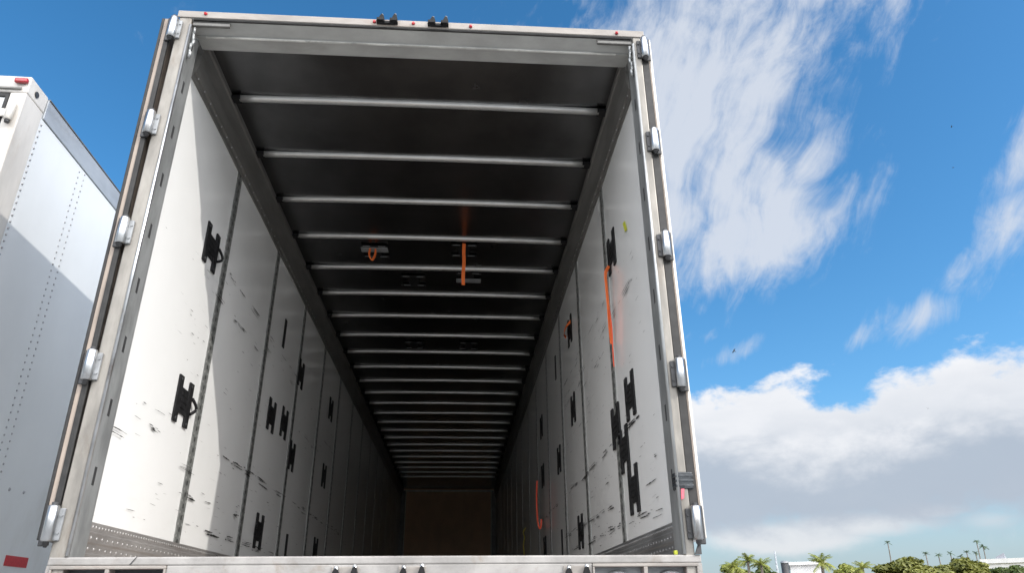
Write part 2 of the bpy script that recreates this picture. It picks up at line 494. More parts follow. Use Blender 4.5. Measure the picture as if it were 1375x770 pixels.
# ------------------------------------------------------------------ ground
g = MB()
NR = 48
rad = [0.0, 8, 30, 80, 200, 600, 2000, 6500]
prev = None
cen = g.bm.verts.new((0, 0, 0))
for rr in rad[1:]:
    ring = [g.bm.verts.new((rr * math.cos(2 * math.pi * i / NR), rr * math.sin(2 * math.pi * i / NR), 0)) for i in range(NR)]
    for i in range(NR):
        if prev is None: g.bm.faces.new((cen, ring[i], ring[(i + 1) % NR]))
        else: g.bm.faces.new((prev[i], ring[i], ring[(i + 1) % NR], prev[(i + 1) % NR]))
    prev = ring
tag(g.build('ground', M['asphalt']), kind='structure')

# ------------------------------------------------------------------ the open trailer
XW, XO = 1.257, 1.292           # inner liner, outer skin
ZF, ZSILL = 1.232, 1.237        # floor, sill top
ZTOP = 4.05
YN = 16.68                      # inside face of the nose
YW = 0.10                       # where the liner starts behind the rear posts
JL = [1.204 + 1.176 * i for i in range(13)]
JR = [1.253 + 1.176 * i for i in range(13)]
T = empty('open_trailer', (0, 0, 0))
tag(T, 'open white box trailer with doors swung back, ribbed roof and scuffed white inner walls', 'trailer')


def wall(side, joints):
    mb = MB()
    edges = [YW] + joints + [YN + .02]
    z0, z1 = 1.20, 4.0
    nz = 10
    for a, b in zip(edges[:-1], edges[1:]):
        ny = 8
        bulge = random.uniform(.002, .006)
        grid = []
        for i in range(ny + 1):
            ty = i / ny
            col_ = []
            for k in range(nz + 1):
                tz = k / nz
                z = z0 + (z1 - z0) * tz
                y = a + (b - a) * ty
                off = bulge * math.sin(math.pi * ty) + .0012 * mnoise.noise(Vector((y * 1.4, z * 1.1, side * 5))) * math.sin(math.pi * ty)
                col_.append(mb.bm.verts.new((side * (XW - off), y, z)))
            grid.append(col_)
        for i in range(ny):
            for k in range(nz):
                f = mb.bm.faces.new((grid[i][k], grid[i + 1][k], grid[i + 1][k + 1], grid[i][k + 1]))
                f.smooth = True
    o = mb.build('inner_wall', M['liner'], T, recalc=False)
    # outer skin closes the shell
    sk = MB().box(side * (XW + .012) if side > 0 else -XO, XO if side > 0 else -(XW + .012), YW, YN + .15, 1.10, 4.02)
    rv = sk
    for j in joints + [YW + .06]:
        for zz in range(26):
            for dy in (-.025, .025):
                rv.dome((side * XO, j + dy, 1.25 + zz * .105), (side, 0, 0), .008, .004, 6, 1)
    sk.build('outer_skin', [M['skin'], M['rivet']], T)
    for j in joints:
        if j > YN - .2: continue
        st = MB().box(-.004, .004, -.042, .042, 1.391, 3.775).build('seam_strip', M['strip'], T)
        st.location = (side * (XW - .003), j, 0)
    return o


wall(-1, JL)
wall(1, JR)

# roof, ceiling sheet, bows, rails
MB().box(-XO + .02, XO - .02, .05, YN + .15, 4.038, 4.048).build('roof', M['skin'], T)
cs = MB()
ny = 120
gx = 10
rows = []
for i in range(ny + 1):
    y = .2 + (YN - .2) * i / ny
    rows.append([cs.bm.verts.new((-1.2 + 2.4 * k / gx, y, 4.030 + .0035 * mnoise.noise(Vector((k * .45, y * 1.7, 3.1))) )) for k in range(gx + 1)])
for i in range(ny):
    for k in range(gx):
        f = cs.bm.faces.new((rows[i][k], rows[i][k + 1], rows[i + 1][k + 1], rows[i + 1][k])); f.smooth = True
cs.build('ceiling', M['ceil'], T, recalc=False)

bowm = MB()
BX = 1.150
nseg = 24
prof = [(-.026, .016), (-.026, .004), (-.020, -.005), (-.010, -.009), (.010, -.009), (.020, -.005), (.026, .004), (.026, .016)]
prev = None
for i in range(nseg + 1):
    x = -BX + 2 * BX * i / nseg
    crown = .008 * (1 - (x / BX) ** 2)
    ring = [bowm.bm.verts.new((x, py, pz + crown)) for py, pz in prof]
    if prev:
        for k in range(len(prof) - 1):
            f = bowm.bm.faces.new((prev[k], prev[k + 1], ring[k + 1], ring[k])); f.smooth = True
    else: bowm.bm.faces.new(ring)
    prev = ring
bowm.bm.faces.new(prev)
bow0 = bowm.build('roof_bow', M['bow'], T)
bow0.location = (0, .6818, 4.008)
endm = MB().box(-.034, .030, -.03, .03, -.008, .014)
end0 = endm.build('bow_bracket', M['black'], bow0)
end0.location = (-BX - .022, 0, 0)
end1 = bpy.data.objects.new('bow_bracket', end0.data); C.objects.link(end1); end1.parent = bow0; end1.location = (BX + .022, 0, 0)
for i in range(1, 24):
    b = bow0.copy(); C.objects.link(b); b.parent = T
    b.location = (0, .6818 + .6101 * i + random.uniform(-.004, .004), 4.008 + random.uniform(-.002, .002))
    b.rotation_euler = (0, random.uniform(-.0015, .0015), random.uniform(-.002, .002))
    for e in (end0, end1):
        c = e.copy(); C.objects.link(c); c.parent = b

for s in (-1, 1):
    pr = [(s * 1.262, 3.775), (s * 1.243, 3.775), (s * 1.240, 3.80), (s * 1.228, 3.805), (s * 1.218, 3.90), (s * 1.222, 3.905),
          (s * 1.205, 3.99), (s * 1.195, 3.995), (s * 1.195, 4.032), (s * 1.262, 4.032)]
    rv = MB().prism(pr, 'y', .195, YN)      # the rail with its small rivets
    for k in range(150):
        rv.dome((s * 1.2335, .25 + k * .11, 3.80), (-s, 0, -.3), .006, .004, 5, 1)
    rv.build('roof_rail', [M['rail'], M['rivet']], T)

# outside top rails
for s in (-1, 1):
    MB().box(min(s * 1.293, s * 1.302), max(s * 1.293, s * 1.302), .05, YN + .15, 3.93, 4.046, .003).build('side_rail', M['siderail'], T)

# header over the opening
hp = [(0, 4.052), (0, 4.011), (.004, 4.007), (.088, 3.974), (.090, 3.964), (.104, 3.963), (.106, 3.970), (.198, 3.966), (.205, 4.034), (.21, 4.046)]
hd = MB().prism(hp, 'x', -1.222, 1.222).build('header', M['header'], T)
MB().box(-1.300, 1.288, -.006, .002, 4.010, 4.056, .003).build('header_cap', M['cap'], hd)
MB().box(-1.17, 1.14, .086, .0985, 3.9605, 3.9655, .0015).build('worn_lip', M['lip'], hd)
MB().box(-1.215, 1.215, .0015, .013, 4.0, 4.0095, .001).build('shade_strip', M['rubber'], hd)  # dark strip standing in for the line of shade under the cap
for s in (-1, 1):
    gs = MB().box(s * 1.12 - .10, s * 1.12 + .10, .012, .030, 3.970, 3.994, .004)
    gs.build('door_stop', M['rail'], hd)
for s in (-1, 1):
    weld = MB()
    for k in range(7):
        zz = 3.96 - k * .028
        weld.cyl((s * (1.205 + .006 * math.sin(k * 1.7)), .02 + .008 * (k % 2), zz), (s * (1.207 - .004 * math.sin(k)), .03, zz - .036), random.uniform(.006, .012), random.uniform(.005, .009), 8)
    weld.build('weld_bead', M['jamb'], hd)
for x in (-1.152, -.235, -.02, .165, .30, 1.13):
    MB().cyl((x, -.006, 4.032 + random.uniform(-.006, .006)), (x, -.016, 4.034), .010, .007, 10).build('header_bolt', M['redtape'], hd)


def keeper(x, z, up, parent, name='lock_keeper'):
    """pair of black prongs with bright tips that catch the door's locking bar"""
    k = MB()
    q = .86
    for dx, hh in ((-.036, .034), (.036, .040)):
        k.prism([(x + dx - .030 * q, z - .016), (x + dx + .022 * q, z - .016), (x + dx + .020 * q, z + .006), (x + dx + .010 * q, z + hh * .85), (x + dx + .002, z + hh),
                 (x + dx - .006 * q, z + hh * .8), (x + dx - .016 * q, z + .008)], 'y', -.034, -.007)
        k.box(x + dx - .024, x + dx + .014, -.040, -.034, z - .014, z + .004, .002)
    k.box(x - .045, x + .042, -.022, -.0075, z - .020, z - .002, .003)
    for dx, hh in ((-.036, .034), (.036, .040)):
        k.dome((x + dx + .003, -.022, z + hh - .003), (0, -.3, up), .010, .010, 8, 1)
    return k.build(name, [M['black'], M['chrome']], parent)


keeper(-.160, 4.036, 1, hd)
keeper(.122, 4.034, 1, hd)

# rear corner posts
for s in (-1, 1):
    x0, x1 = sorted((s * 1.222, s * (1.290 if s < 0 else 1.265)))
    p = MB().box(x0, x1, 0.0, .10, 1.02, 4.046, .006).build('rear_post', M['post'], T)
    xi0, xi1 = sorted((s * 1.2205, s * 1.243))
    jm = MB().box(xi0, xi1, .004, .14, 1.236, 3.962, .004)
    sl_ = jm
    for k in range(9):
        zz = 1.52 + k * .29
        xx = s * 1.2198
        sl_.box(min(xx, xx + s * .001), max(xx, xx + s * .001), .058, .078, zz, zz + .075, 0, 1)
    jm.build('door_jamb', [M['jamb'], M['steel']], p)
    eg = MB()
    eg.cyl((s * 1.221, .0, 1.24), (s * 1.221, .0, 3.96), .008, seg=10)
    eg.build('corner_bead', M['chrome'] if s < 0 else M['jamb'], p)

# doors folded back along the sides
for s in (-1, 1):
    lean = -.028 if s < 0 else 0.0
    dz0, dz1 = 1.30, 4.0

    def dp(xa, xb, y0, y1, m_, name, par, z0=dz0, z1=dz1, bev=.003):
        b = MB().box(min(xa, xb), max(xa, xb), y0, y1, z0, z1, bev)
        for v in b.bm.verts: v.co.x += lean * (v.co.z - z0) / (dz1 - dz0)
        return b.build(name, m_, par)
    a0, a1, a2, a3 = (1.304, 1.316, 1.338, 1.352) if s < 0 else (1.297, 1.303, 1.309, 1.322)
    door = dp(s * a0, s * a2, .012, 1.24, M['doorwood'] if s < 0 else M['skin'], 'rear_door', T)
    dp(s * (a0 - .012 if s < 0 else 1.2655), s * a1, -.004 if s < 0 else .004, .0118, M['rubber'], 'door_seal', door)
    dp(s * a1, s * a2, .002, .0115, M['doorwood'], 'edge_trim', door)
    dp(s * a2, s * a3, .0, 1.23, M['rubber'] if s < 0 else M['trim'], 'inner_lining', door)
    for z in (3.92, 3.292, 2.671, 2.012, 1.361):
        h = MB()
        hx = s * (1.303 if s < 0 else 1.279)
        h.cyl((hx, -.020, z - .068), (hx, -.020, z + .068), .0215, seg=20, bev=.004)
        ho = h.build('hinge', M['chrome'], T)
        pn = MB().cyl((hx, -.020, z - .082), (hx, -.020, z + .080), .012, seg=10)
        pn.dome((hx, -.020, z - .082), (0, 0, -1), .010, .008, 8)
        pn.build('hinge_pin', M['steel'], ho)
        xa, xb = sorted((hx - s * .012, hx - s * .040))
        MB().box(xa, xb, -.012, -.0005, z - .064, z + .058, .003).cyl((hx - s * .032, -.012, z - .035), (hx - s * .032, -.017, z - .035), .006, .005, 8).cyl((hx - s * .032, -.012, z + .03), (hx - s * .032, -.017, z + .03), .006, .005, 8).build('hinge_leaf', M['grey'] if s < 0 else M['steel'], ho)  # right leaves darker: shade beside the knuckle put into their colour
        xa, xb = sorted((hx + s * .004, hx + s * .034))
        lb = MB().box(xa, xb, -.014, -.0045, z - .085, z + .07, .004)
        lb.build('door_hinge_leaf', M['steel'], ho)

# black tape wrapped around the right post and its pink tail
tp = MB().box(1.214, 1.288, -.006, .06, 1.50, 1.572, .006)
for k in range(3):
    tp.box(1.212 - .001 * k, 1.290, -.0075, .045, 1.508 + k * .02, 1.52 + k * .02, .003)
tp.build('tape_wrap', M['tape'], T)
MB().prism([(1.232, 1.500), (1.246, 1.500), (1.241, 1.462), (1.229, 1.455)], 'y', -.006, -.003).build('tag_end', M['pinktape'], T)

# floor, sub-frame, nose
MB().box(-XW, XW, .10, YN, 1.13, ZF).build('floor', M['floor'], T)
no = MB().box(-XO, XO, YN, YN + .15, 1.1, 4.04).build('nose_wall', M['ply'], T)
MB().box(-1.19, 1.19, YN - .03, YN - .002, 3.955, 4.0).build('nose_trim', M['trim'], no)
for s in (-1, 1):
    MB().box(min(s * 1.14, s * 1.256), max(s * 1.14, s * 1.256), YN - .05, YN - .003, 1.24, 3.98, .004).build('nose_post', M['rail'], no)
    MB().box(min(s * 1.135, s * 1.12), max(s * 1.135, s * 1.12), YN - .02, YN - .003, 1.24, 3.95).build('nose_bead', M['trim'], no)

# kick plates low on both walls: corrugated metal with rivet rows
for s in (-1, 1):
    k = MB()
    zs = [1.232, 1.262, 1.270, 1.302, 1.310, 1.346, 1.353, 1.390]
    xo = [.012, .012, .006, .006, .012, .012, .007, .007]
    pf = [(s * (XW - o), z) for z, o in zip(zs, xo)] + [(s * (XW + .004), 1.390), (s * (XW + .004), 1.232)]
    k.prism(pf, 'y', .145, YN - .06)
    for row, (zz, o, step) in enumerate(((1.372, .007, .03), (1.327, .012, .052), (1.285, .006, .055))):
        n = int(5.2 / step)
        for i in range(n):
            k.dome((s * (XW - o), .16 + i * step, zz + random.uniform(-.001, .001)), (-s, 0, 0), .0075, .004, 6, 1)
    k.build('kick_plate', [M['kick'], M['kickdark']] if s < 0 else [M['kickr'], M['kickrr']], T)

# rear sill with recessed light boxes
si = MB().box(-1.288, 1.288, -.004, .14, 1.205, ZSILL, .006)
si.box(-.838, .835, -.002, .13, 1.00, 1.2055, .004)
si.box(-1.288, -1.272, -.002, .13, 1.00, 1.2055).box(1.272, 1.288, -.002, .13, 1.00, 1.2055)
si.box(-1.272, -.838, -.002, .13, 1.0, 1.022).box(.835, 1.272, -.002, .13, 1.0, 1.022)
si.box(-1.272, -.838, .06, .13, 1.022, 1.2055).box(.835, 1.272, .06, .13, 1.022, 1.2055)
sill = si.build('rear_sill', M['sill'], T)
for s, xs in ((-1, (-1.272, -1.057, -.838)), (1, (.835, 1.052, 1.272))):
    fr = MB()
    a, b, c = xs
    fr.box(a, c, -.010, .055, 1.192, 1.2045, .003).box(a, c, -.010, .055, 1.023, 1.034, .003)
    for q in xs:
        w = .008
        fr.box(max(a, q - w), min(c, q + w), -.0095, .055, 1.034, 1.192, .002)
    fo = fr.build('light_frame', M['cap'], sill)
    bk = MB().box(a + .006, c - .006, .048, .056, 1.03, 1.196)
    bk.build('light_panel', M['grey'] if s > 0 else M['dark'], sill)
    for i in range(2):
        cx = (xs[i] + xs[i + 1]) / 2
        zc = 1.112 if s > 0 else 1.100
        tl = MB().cyl((cx, .047, zc), (cx, .012, zc), .070, .066, seg=28, bev=.006).build('tail_light', M['grey'] if s > 0 else M['dark'], sill)
        ln = MB()
        for r_, h_, r2, h2 in ((.056, .0115, .050, -.004), (.050, -.004, .034, -.012), (.034, -.012, .001, -.016)):
            ln.cyl((cx, h_, zc), (cx, h2, zc), r_, r2, seg=26, caps=False)
        ln.build('light_lens', M['redlens'], tl)
for x in (-.150, .113, .770):
    MB().box(x - .055, x + .055, -.0065, -.0025, 1.115, 1.197, .002).build('keeper_plate', M['cap'], sill)
keeper(-.150, 1.158, 1, sill)
keeper(.113, 1.160, 1, sill)
keeper(.770, 1.156, 1, sill)
# little crack line and corner gusset
MB().prism([(1.262, 1.238), (1.289, 1.238), (1.289, 1.30)], 'y', -.012, -.001).build('corner_gusset', M['steel'], sill)
MB().prism([(-.98, 1.207), (-.974, 1.207), (-.955, 1.236), (-.958, 1.2365)], 'y', -.0062, -.0045).build('paint_crack', M['steel'], sill)
MB().box(1.185, 1.200, .02, .04, 1.2375, 1.256, .004).build('yellow_tag', M['lime'], T)

# lime sticker on the right wall
MB().prism([(.585, 3.085), (.635, 3.095), (.675, 3.175), (.625, 3.165)], 'x', 1.2465, 1.248).build('sticker', M['lime'], T)


# ---- H-shaped anchor plates on the walls and roof
def anchor_mesh(hoop):
    b = MB()
    b.box(.0, .010, -.112, -.052, -.128, .128, .0025)
    b.box(.0, .010, .052, .112, -.128, .128, .0025)
    b.box(.0, .008, -.052, .052, -.070, .070, .001)
    for sy in (-.082, .082):
        for sz in (-.108, .108):
            b.dome((.0101, sy, sz), (1, 0, 0), .009, .004, 8, 1)
    for k in range(3):
        b.box(.0082, .0115, -.050, .050, -.042 + k * .034, -.026 + k * .034, .001)
    if hoop:
        pts = [(.012 + .012 * math.sin(math.pi * k / 8), .105 + .05 * math.sin(math.pi * k / 8), .045 - .090 * k / 8) for k in range(9)]
        b.tube(pts, .009, 6)
    return b


def make_anchor(hoop):
    o = anchor_mesh(hoop).build('wall_anchor', [M['black'], M['steel']], T)
    return o


protoA = {}


def put_anchor(side, y, z, hoop=False, flip=False, scale=1.0, tilt=0.0):
    key = hoop
    if key not in protoA:
        protoA[key] = make_anchor(hoop); o = protoA[key]
    else:
        o = protoA[key].copy(); C.objects.link(o); o.parent = T
    x = side * (XW - .0045)
    if side < 0: mtx = Matrix.Identity(3)
    else: mtx = Matrix(((-1, 0, 0), (0, -1, 0), (0, 0, 1)))
    if flip: mtx = mtx @ Matrix(((1, 0, 0), (0, -1, 0), (0, 0, -1)))
    o.matrix_local = Matrix.Translation((x, y, z)) @ mtx.to_4x4() @ Matrix.Rotation(tilt, 4, 'X') @ Matrix.Scale(scale, 4)
    return o


for y, z, h, fl in ((.922, 3.069, 1, 0), (.928, 2.108, 1, 0), (3.65, 3.122, 0, 0), (2.79, 2.50, 1, 1), (3.235, 2.545, 1, 1), (3.66, 2.343, 0, 0),
                    (2.86, 1.61, 1, 1), (5.254, 1.648, 0, 0), (5.347, 2.45, 0, 0), (5.38, 3.227, 0, 0)):
    put_anchor(-1, y, z, bool(h), bool(fl), 1.0, random.uniform(-.02, .02))
for y, z, h, fl in ((1.035, 3.165, 0, 0), (.836, 2.144, 0, 0), (1.262, 2.07, 0, 0), (1.075, 1.89, 0, 0), (.915, 1.637, 0, 0), (2.90, 3.325, 0, 0), (2.905, 2.609, 0, 0),
                    (2.80, 1.598, 1, 0), (3.907, 2.37, 0, 0), (5.34, 2.46, 0, 0), (5.365, 3.036, 0, 0), (5.30, 1.66, 0, 0)):
    put_anchor(1, y, z, bool(h), bool(fl), 1.0, random.uniform(-.02, .02))
# lone bars left where plates have been removed
for s, y, z in ((-1, 2.867, 3.245), (-1, 3.86, 1.56), (1, 3.938, 3.317), (1, 3.9, 1.60)):
    xa, xb = sorted((s * (XW - .0045), s * (XW - .013)))
    MB().box(xa, xb, y - .03, y + .03, z - .13, z + .125, .002).build('anchor_bar', M['black'], T)

for x, y, plate in ((-.515, 2.78, True), (.285, 2.72, False), (-.205, 3.40, False), (.335, 3.30, True), (-.30, 5.28, False), (.36, 5.28, False)):
    b = MB()
    b.box(-.115, .115, -.118, -.084, -.010, 0, .002).box(-.115, .115, .084, .118, -.010, 0, .002)
    b.box(-.05, .05, -.084, .084, -.008, 0, .001)
    e = b
    for dy in (-.119, .083):
        for dx in (-.10, .035):
            e.box(dx, dx + .065, dy, dy + .008, -.0125, -.0102, .001, 1)
    o = b.build('roof_anchor', [M['black'], M['jamb']], T)
    o.location = (x, y, 4.021)
    if plate:
        MB().box(-.12, .12, -.03, .05, -.022, -.0125, .002).build('anchor_plate', M['grey'], o).location = (0, -.07 if x < 0 else .03, 0)


# ---- scuff marks: thin ragged rubber streaks left along the walls by freight
def scuffs(side, main):
    mb = MB()
    xs = side * (XW - .0105)

    def streak(y, z, ln, th, slope=0.0):
        """one ragged broken mark running along the wall"""
        n = max(3, int(ln / .018))
        top, bot = [], []
        ph = random.random() * 90
        for i in range(n + 1):
            t = i / n
            e = math.sin(math.pi * min(1, max(0, t))) ** .5
            w = th * e * (.25 + 1.1 * abs(mnoise.noise(Vector((ph + t * ln * 30, z * 9, 0)))))
            zz = z + slope * ln * t + .004 * mnoise.noise(Vector((ph + t * ln * 7, 3, 1)))
            top.append(mb.bm.verts.new((xs, y + ln * t, zz + w)))
            bot.append(mb.bm.verts.new((xs, y + ln * t, zz - w * .7)))
        for i in range(n):
            mb.bm.faces.new((bot[i], bot[i + 1], top[i + 1], top[i]))

    for (y0, y1, z, dens, th) in main:
        y = y0
        while y < y1:
            ln = random.uniform(.04, .34)
            if random.random() < dens:
                for _ in range(random.choice((1, 2, 3, 4))):
                    streak(y + random.uniform(-.03, .03), z + random.gauss(0, .011), ln * random.uniform(.4, 1), th * random.uniform(.4, 1.25), random.uniform(-.02, .02))
            y += ln * random.uniform(.6, 1.3)
    for _ in range(380):
        zc = random.choice((1.47, 1.5, 1.64, 1.8, 2.0, 2.35, 2.55, 2.8, 2.95)) + random.gauss(0, .06)
        streak(random.uniform(.25, 9) ** 1.0, zc, random.uniform(.012, .09), random.uniform(.0012, .0045), random.uniform(-.06, .06))
    o = mb.build('scuff_marks', M['scuff'], T, recalc=False)
    tag(o, kind='stuff')
    return o


scuffs(-1, [(1.75, 6.8, 1.965, .85, .011), (.95, 2.3, 1.645, .5, .008), (1.3, 1.9, 3.075, .8, .006), (1.1, 2.15, 2.845, .75, .007), (2.45, 3.5, 3.045, .7, .006),
            (2.4, 3.3, 2.93, .5, .004), (.35, .70, 1.885, .75, .006), (.55, .98, 1.98, .5, .004), (.25, 1.6, 1.47, .35, .005), (1.3, 4.5, 1.49, .55, .007), (2.2, 3.6, 1.70, .3, .005), (.15, 1.1, 1.775, .22, .004),
            (3.5, 5.0, 2.62, .35, .005), (4.0, 6.0, 2.80, .3, .004), (.28, .46, 3.04, .8, .005)])
scuffs(1, [(.55, 5.4, 1.985, .75, .011), (.42, 1.0, 1.625, .55, .008), (1.4, 3.5, 1.63, .6, .007), (.35, 1.0, 1.465, .6, .006), (1.3, 4.0, 1.49, .5, .008),
           (.72, 1.05, 2.755, .75, .005), (1.35, 2.3, 2.95, .5, .004), (1.35, 2.4, 2.78, .55, .006), (1.4, 2.2, 2.63, .45, .005), (2.45, 3.2, 2.95, .6, .006), (2.45, 3.3, 2.83, .6, .006),
           (2.45, 3.3, 2.74, .5, .005), (2.5, 3.5, 2.40, .4, .005), (1.4, 2.3, 2.45, .35, .005), (.55, .75, 2.76, .8, .005), (1.3, 2.3, 1.78, .4, .006)])

# ---- chassis below the box (hidden from the photo's viewpoint)
for s in (-1, 1):
    MB().box(s * .5 - .05, s * .5 + .05, .15, YN - .4, .80, 1.09).build('frame_rail', M['steel'], T)
MB().box(-1.15, 1.15, .02, .12, .46, .58, .01).box(-.75, -.65, .04, .11, .58, 1.0).box(.65, .75, .04, .11, .58, 1.0).build('rear_bumper', M['paint'], T)


def wheels(root, ox, ys):
    for y in ys:
        MB().cyl((ox - 1.0, y, .5), (ox + 1.0, y, .5), .07, seg=12).build('axle', M['steel'], root)
        for s in (-1, 1):
            w = MB()
            a = ox + s * 1.18; b = ox + s * .66
            w.cyl((b, y, .5), (a, y, .5), .5, seg=32, bev=.05)
            wo = w.build('wheel', M['tyre'], root)
            MB().cyl((a + s * .001, y, .5), (a + s * .012, y, .5), .28, .2, seg=24).build('rim', M['siderail'], wo)


wheels(T, 0, (2.1, 3.35))

# ------------------------------------------------------------------ straps hanging inside


def ribbon(pts, w, wdir, thick=.0025):
    """flat webbing following pts, its width along wdir"""
    mb = MB()
    wd = Vector(wdir).normalized()
    pts = [Vector(p) for p in pts]
    prev = None
    for i, p in enumerate(pts):
        d = (pts[min(i + 1, len(pts) - 1)] - pts[max(i - 1, 0)]).normalized()
        nn = d.cross(wd)
        if nn.length < 1e-4: nn = Vector((1, 0, 0))
        nn.normalize()
        ww = wd
        r = [mb.bm.verts.new(p + ww * (a * w / 2) + nn * (b * thick / 2)) for a, b in ((-1, -1), (1, -1), (1, 1), (-1, 1))]
        if prev:
            for k in range(4):
                f = mb.bm.faces.new((prev[k], prev[(k + 1) % 4], r[(k + 1) % 4], r[k])); f.smooth = False
        else: mb.bm.faces.new(r)
        prev = r
    mb.bm.faces.new(prev)
    return mb


def smooth(pts, n=6):
    out = []
    P = [Vector(p) for p in pts]
    for i in range(len(P) - 1):
        a, b, c, d = P[max(i - 1, 0)], P[i], P[i + 1], P[min(i + 2, len(P) - 1)]
        for k in range(n):
            t = k / n
            out.append(.5 * ((2 * b) + (c - a) * t + (2 * a - 5 * b + 4 * c - d) * t * t + (3 * b - a - 3 * c + d) * t ** 3))
    out.append(P[-1])
    return out


GS = 'orange tie-down straps inside the trailer'
o = ribbon(smooth([(-.55, 2.69, 4.0), (-.556, 2.69, 3.95), (-.545, 2.69, 3.91), (-.525, 2.695, 3.892), (-.508, 2.70, 3.93), (-.503, 2.70, 3.96), (-.505, 2.70, 4.0)]), .022, (.2, 1, 0), .012).build('strap_loop', M['orange'])
tag(o, 'short orange webbing loop hanging from the left roof anchor plate', 'strap', GS)
o = ribbon(smooth([(.285, 2.59, 4.022), (.284, 2.585, 3.93), (.288, 2.58, 3.83), (.283, 2.58, 3.72), (.286, 2.58, 3.61)]), .030, (1, .15, 0)).build('hanging_strap', M['orange'])
tag(o, 'straight orange strap hanging down from the trailer roof right of centre', 'strap', GS)
xr = XW - .018
o = ribbon(smooth([(xr - .002, 1.08, 3.085), (xr - .03, 1.075, 3.03), (xr - .028, 1.085, 2.93), (xr - .022, 1.10, 2.80), (xr - .018, 1.115, 2.66), (xr - .012, 1.125, 2.56)]), .036, (.62, .8, .1)).build('hanging_strap', M['orange'])
tag(o, 'broad long orange strap hanging from the foremost anchor high on the right wall', 'strap', GS)
o = ribbon(smooth([(xr - .014, 1.105, 2.78), (xr - .014, 1.09, 2.72), (xr - .012, 1.085, 2.64), (xr - .012, 1.10, 2.50), (xr - .008, 1.12, 2.41)]), .010, (.7, .7, .1)).build('hanging_strap', M['redstrap'])
tag(o, 'thin red-orange strap tail trailing below the broad orange strap on the right wall', 'strap', GS)
o = ribbon(smooth([(xr - .004, 3.04, 3.315), (xr - .03, 2.99, 3.32), (xr - .04, 2.90, 3.325), (xr - .03, 2.82, 3.34), (xr - .004, 2.76, 3.36)]), .028, (.1, 0, 1)).build('looped_strap', M['orange'])
tag(o, 'short orange strap wound across a black anchor plate high on the right wall', 'strap', GS)
o = ribbon(smooth([(xr - .062, 5.33, 2.40), (xr - .070, 5.34, 2.2), (xr - .064, 5.35, 1.98), (xr - .044, 5.35, 1.885), (xr - .026, 5.36, 1.90), (xr - .018, 5.37, 1.98)]), .035, (.1, 1, 0), .020).build('hanging_strap', M['redstrap'])
tag(o, 'long red-orange strap with a hooked end drooping from a right wall anchor near the floor', 'strap', GS)
o = ribbon(smooth([(xr, 7.62, 2.12), (xr - .03, 7.66, 2.06), (xr - .02, 7.60, 1.98), (xr - .035, 7.63, 1.88), (xr - .02, 7.68, 1.75), (xr - .02, 7.70, 1.5), (xr - .04, 7.75, 1.26)]), .035, (.5, .7, 0)).build('hanging_strap', M['yellow'])
tag(o, 'crumpled yellow strap hanging deep inside by the right wall', 'strap')

# ------------------------------------------------------------------ neighbouring closed trailer
NX, NY, NW = -2.385, .596, 2.58      # right side plane, rear plane, width
N0 = empty('closed_trailer', (NX, NY, 0), R(1.4))
tag(N0, 'white closed box trailer parked on the left with riveted side and red corner lamp', 'trailer')


def nb(mb, name, m_, par=None):
    o = mb.build(name, m_, par or N0)
    if par is None:
        o.matrix_parent_inverse = Matrix.Translation((-NX, -NY, 0))
    return o


NL = NX - NW
nb(MB().box(NL + .02, NX - .006, NY + .06, NY + 15.5, 1.12, 4.03), 'body_shell', M['skin'])
sp = MB().box(NX - .0055, NX, NY + .20, NY + 15.5, 1.16, 3.895)
y = NY + .225
for k in range(62):
    sp.dome((NX + .0001, NY + .218, 1.20 + k * .0435), (1, 0, 0), .0085, .006, 6, 1)
for j in range(12):
    for k in range(60):
        for dy in (-.030, .030):
            sp.dome((NX + .0001, 1.375 + .012 * (1 if dy > 0 else 0) + dy + j * 1.22, 1.20 + k * .045 + (.0225 if dy > 0 else 0)), (1, 0, 0), .0075, .005, 6, 1)
for yy, zz in ((1.55, 1.726), (1.711, 1.732)):
    sp.dome((NX, yy, zz), (1, 0, 0), .012, .006, 8, 1)
nb(sp, 'side_panel', [M['skin'], M['rivet']])
nb(MB().box(NX - .05, NX + .008, NY + .21, NY + 15.5, 3.898, 4.043, .004), 'side_rail', M['siderail'])
nb(MB().box(NX - .045, NX + .013, NY + .215, NY + 15.5, 4.0435, 4.052, .002), 'drip_edge', M['rail'])
nb(MB().box(NX - .05, NX + .010, NY + .21, NY + 15.5, 1.08, 1.158, .004), 'bottom_rail', M['siderail'])
nb(MB().box(NX - .09, NX + .004, NY, NY + .198, 1.02, 3.93, .006), 'corner_post', M['paint'])
nb(MB().box(NL, NL + .09, NY, NY + .198, 1.02, 3.93, .006), 'corner_post', M['paint'])
nhd = nb(MB().box(NL, NX + .004, NY, NY + .205, 3.933, 4.055, .008), 'header', M['paint'])
MB().box(NL + .03, NX - .03, NY - .012, NY - .001, 3.95, 3.965, .003).build('drip_strip', M['rail'], nhd).matrix_parent_inverse = Matrix.Identity(4)
bpy.data.objects['drip_strip'].parent = nhd
for px_ in (-2.425, -2.66, NX - NW / 2, NL + .04):
    lm = MB().box(px_ - .038, px_ + .038, NY - .026, NY - .001, 3.993, 4.027, .008)
    lo = lm.build('marker_lamp', M['redlens'], nhd)
eye = MB().cyl((NX + .004, NY + .085, 3.985), (NX + .010, NY + .085, 3.985), .020, seg=14)
eye.build('vent_hole', M['steel'], nhd)
nb(MB().box(NL, NX + .004, NY, NY + .2, 1.0, 1.13, .006), 'rear_sill', M['paint'])
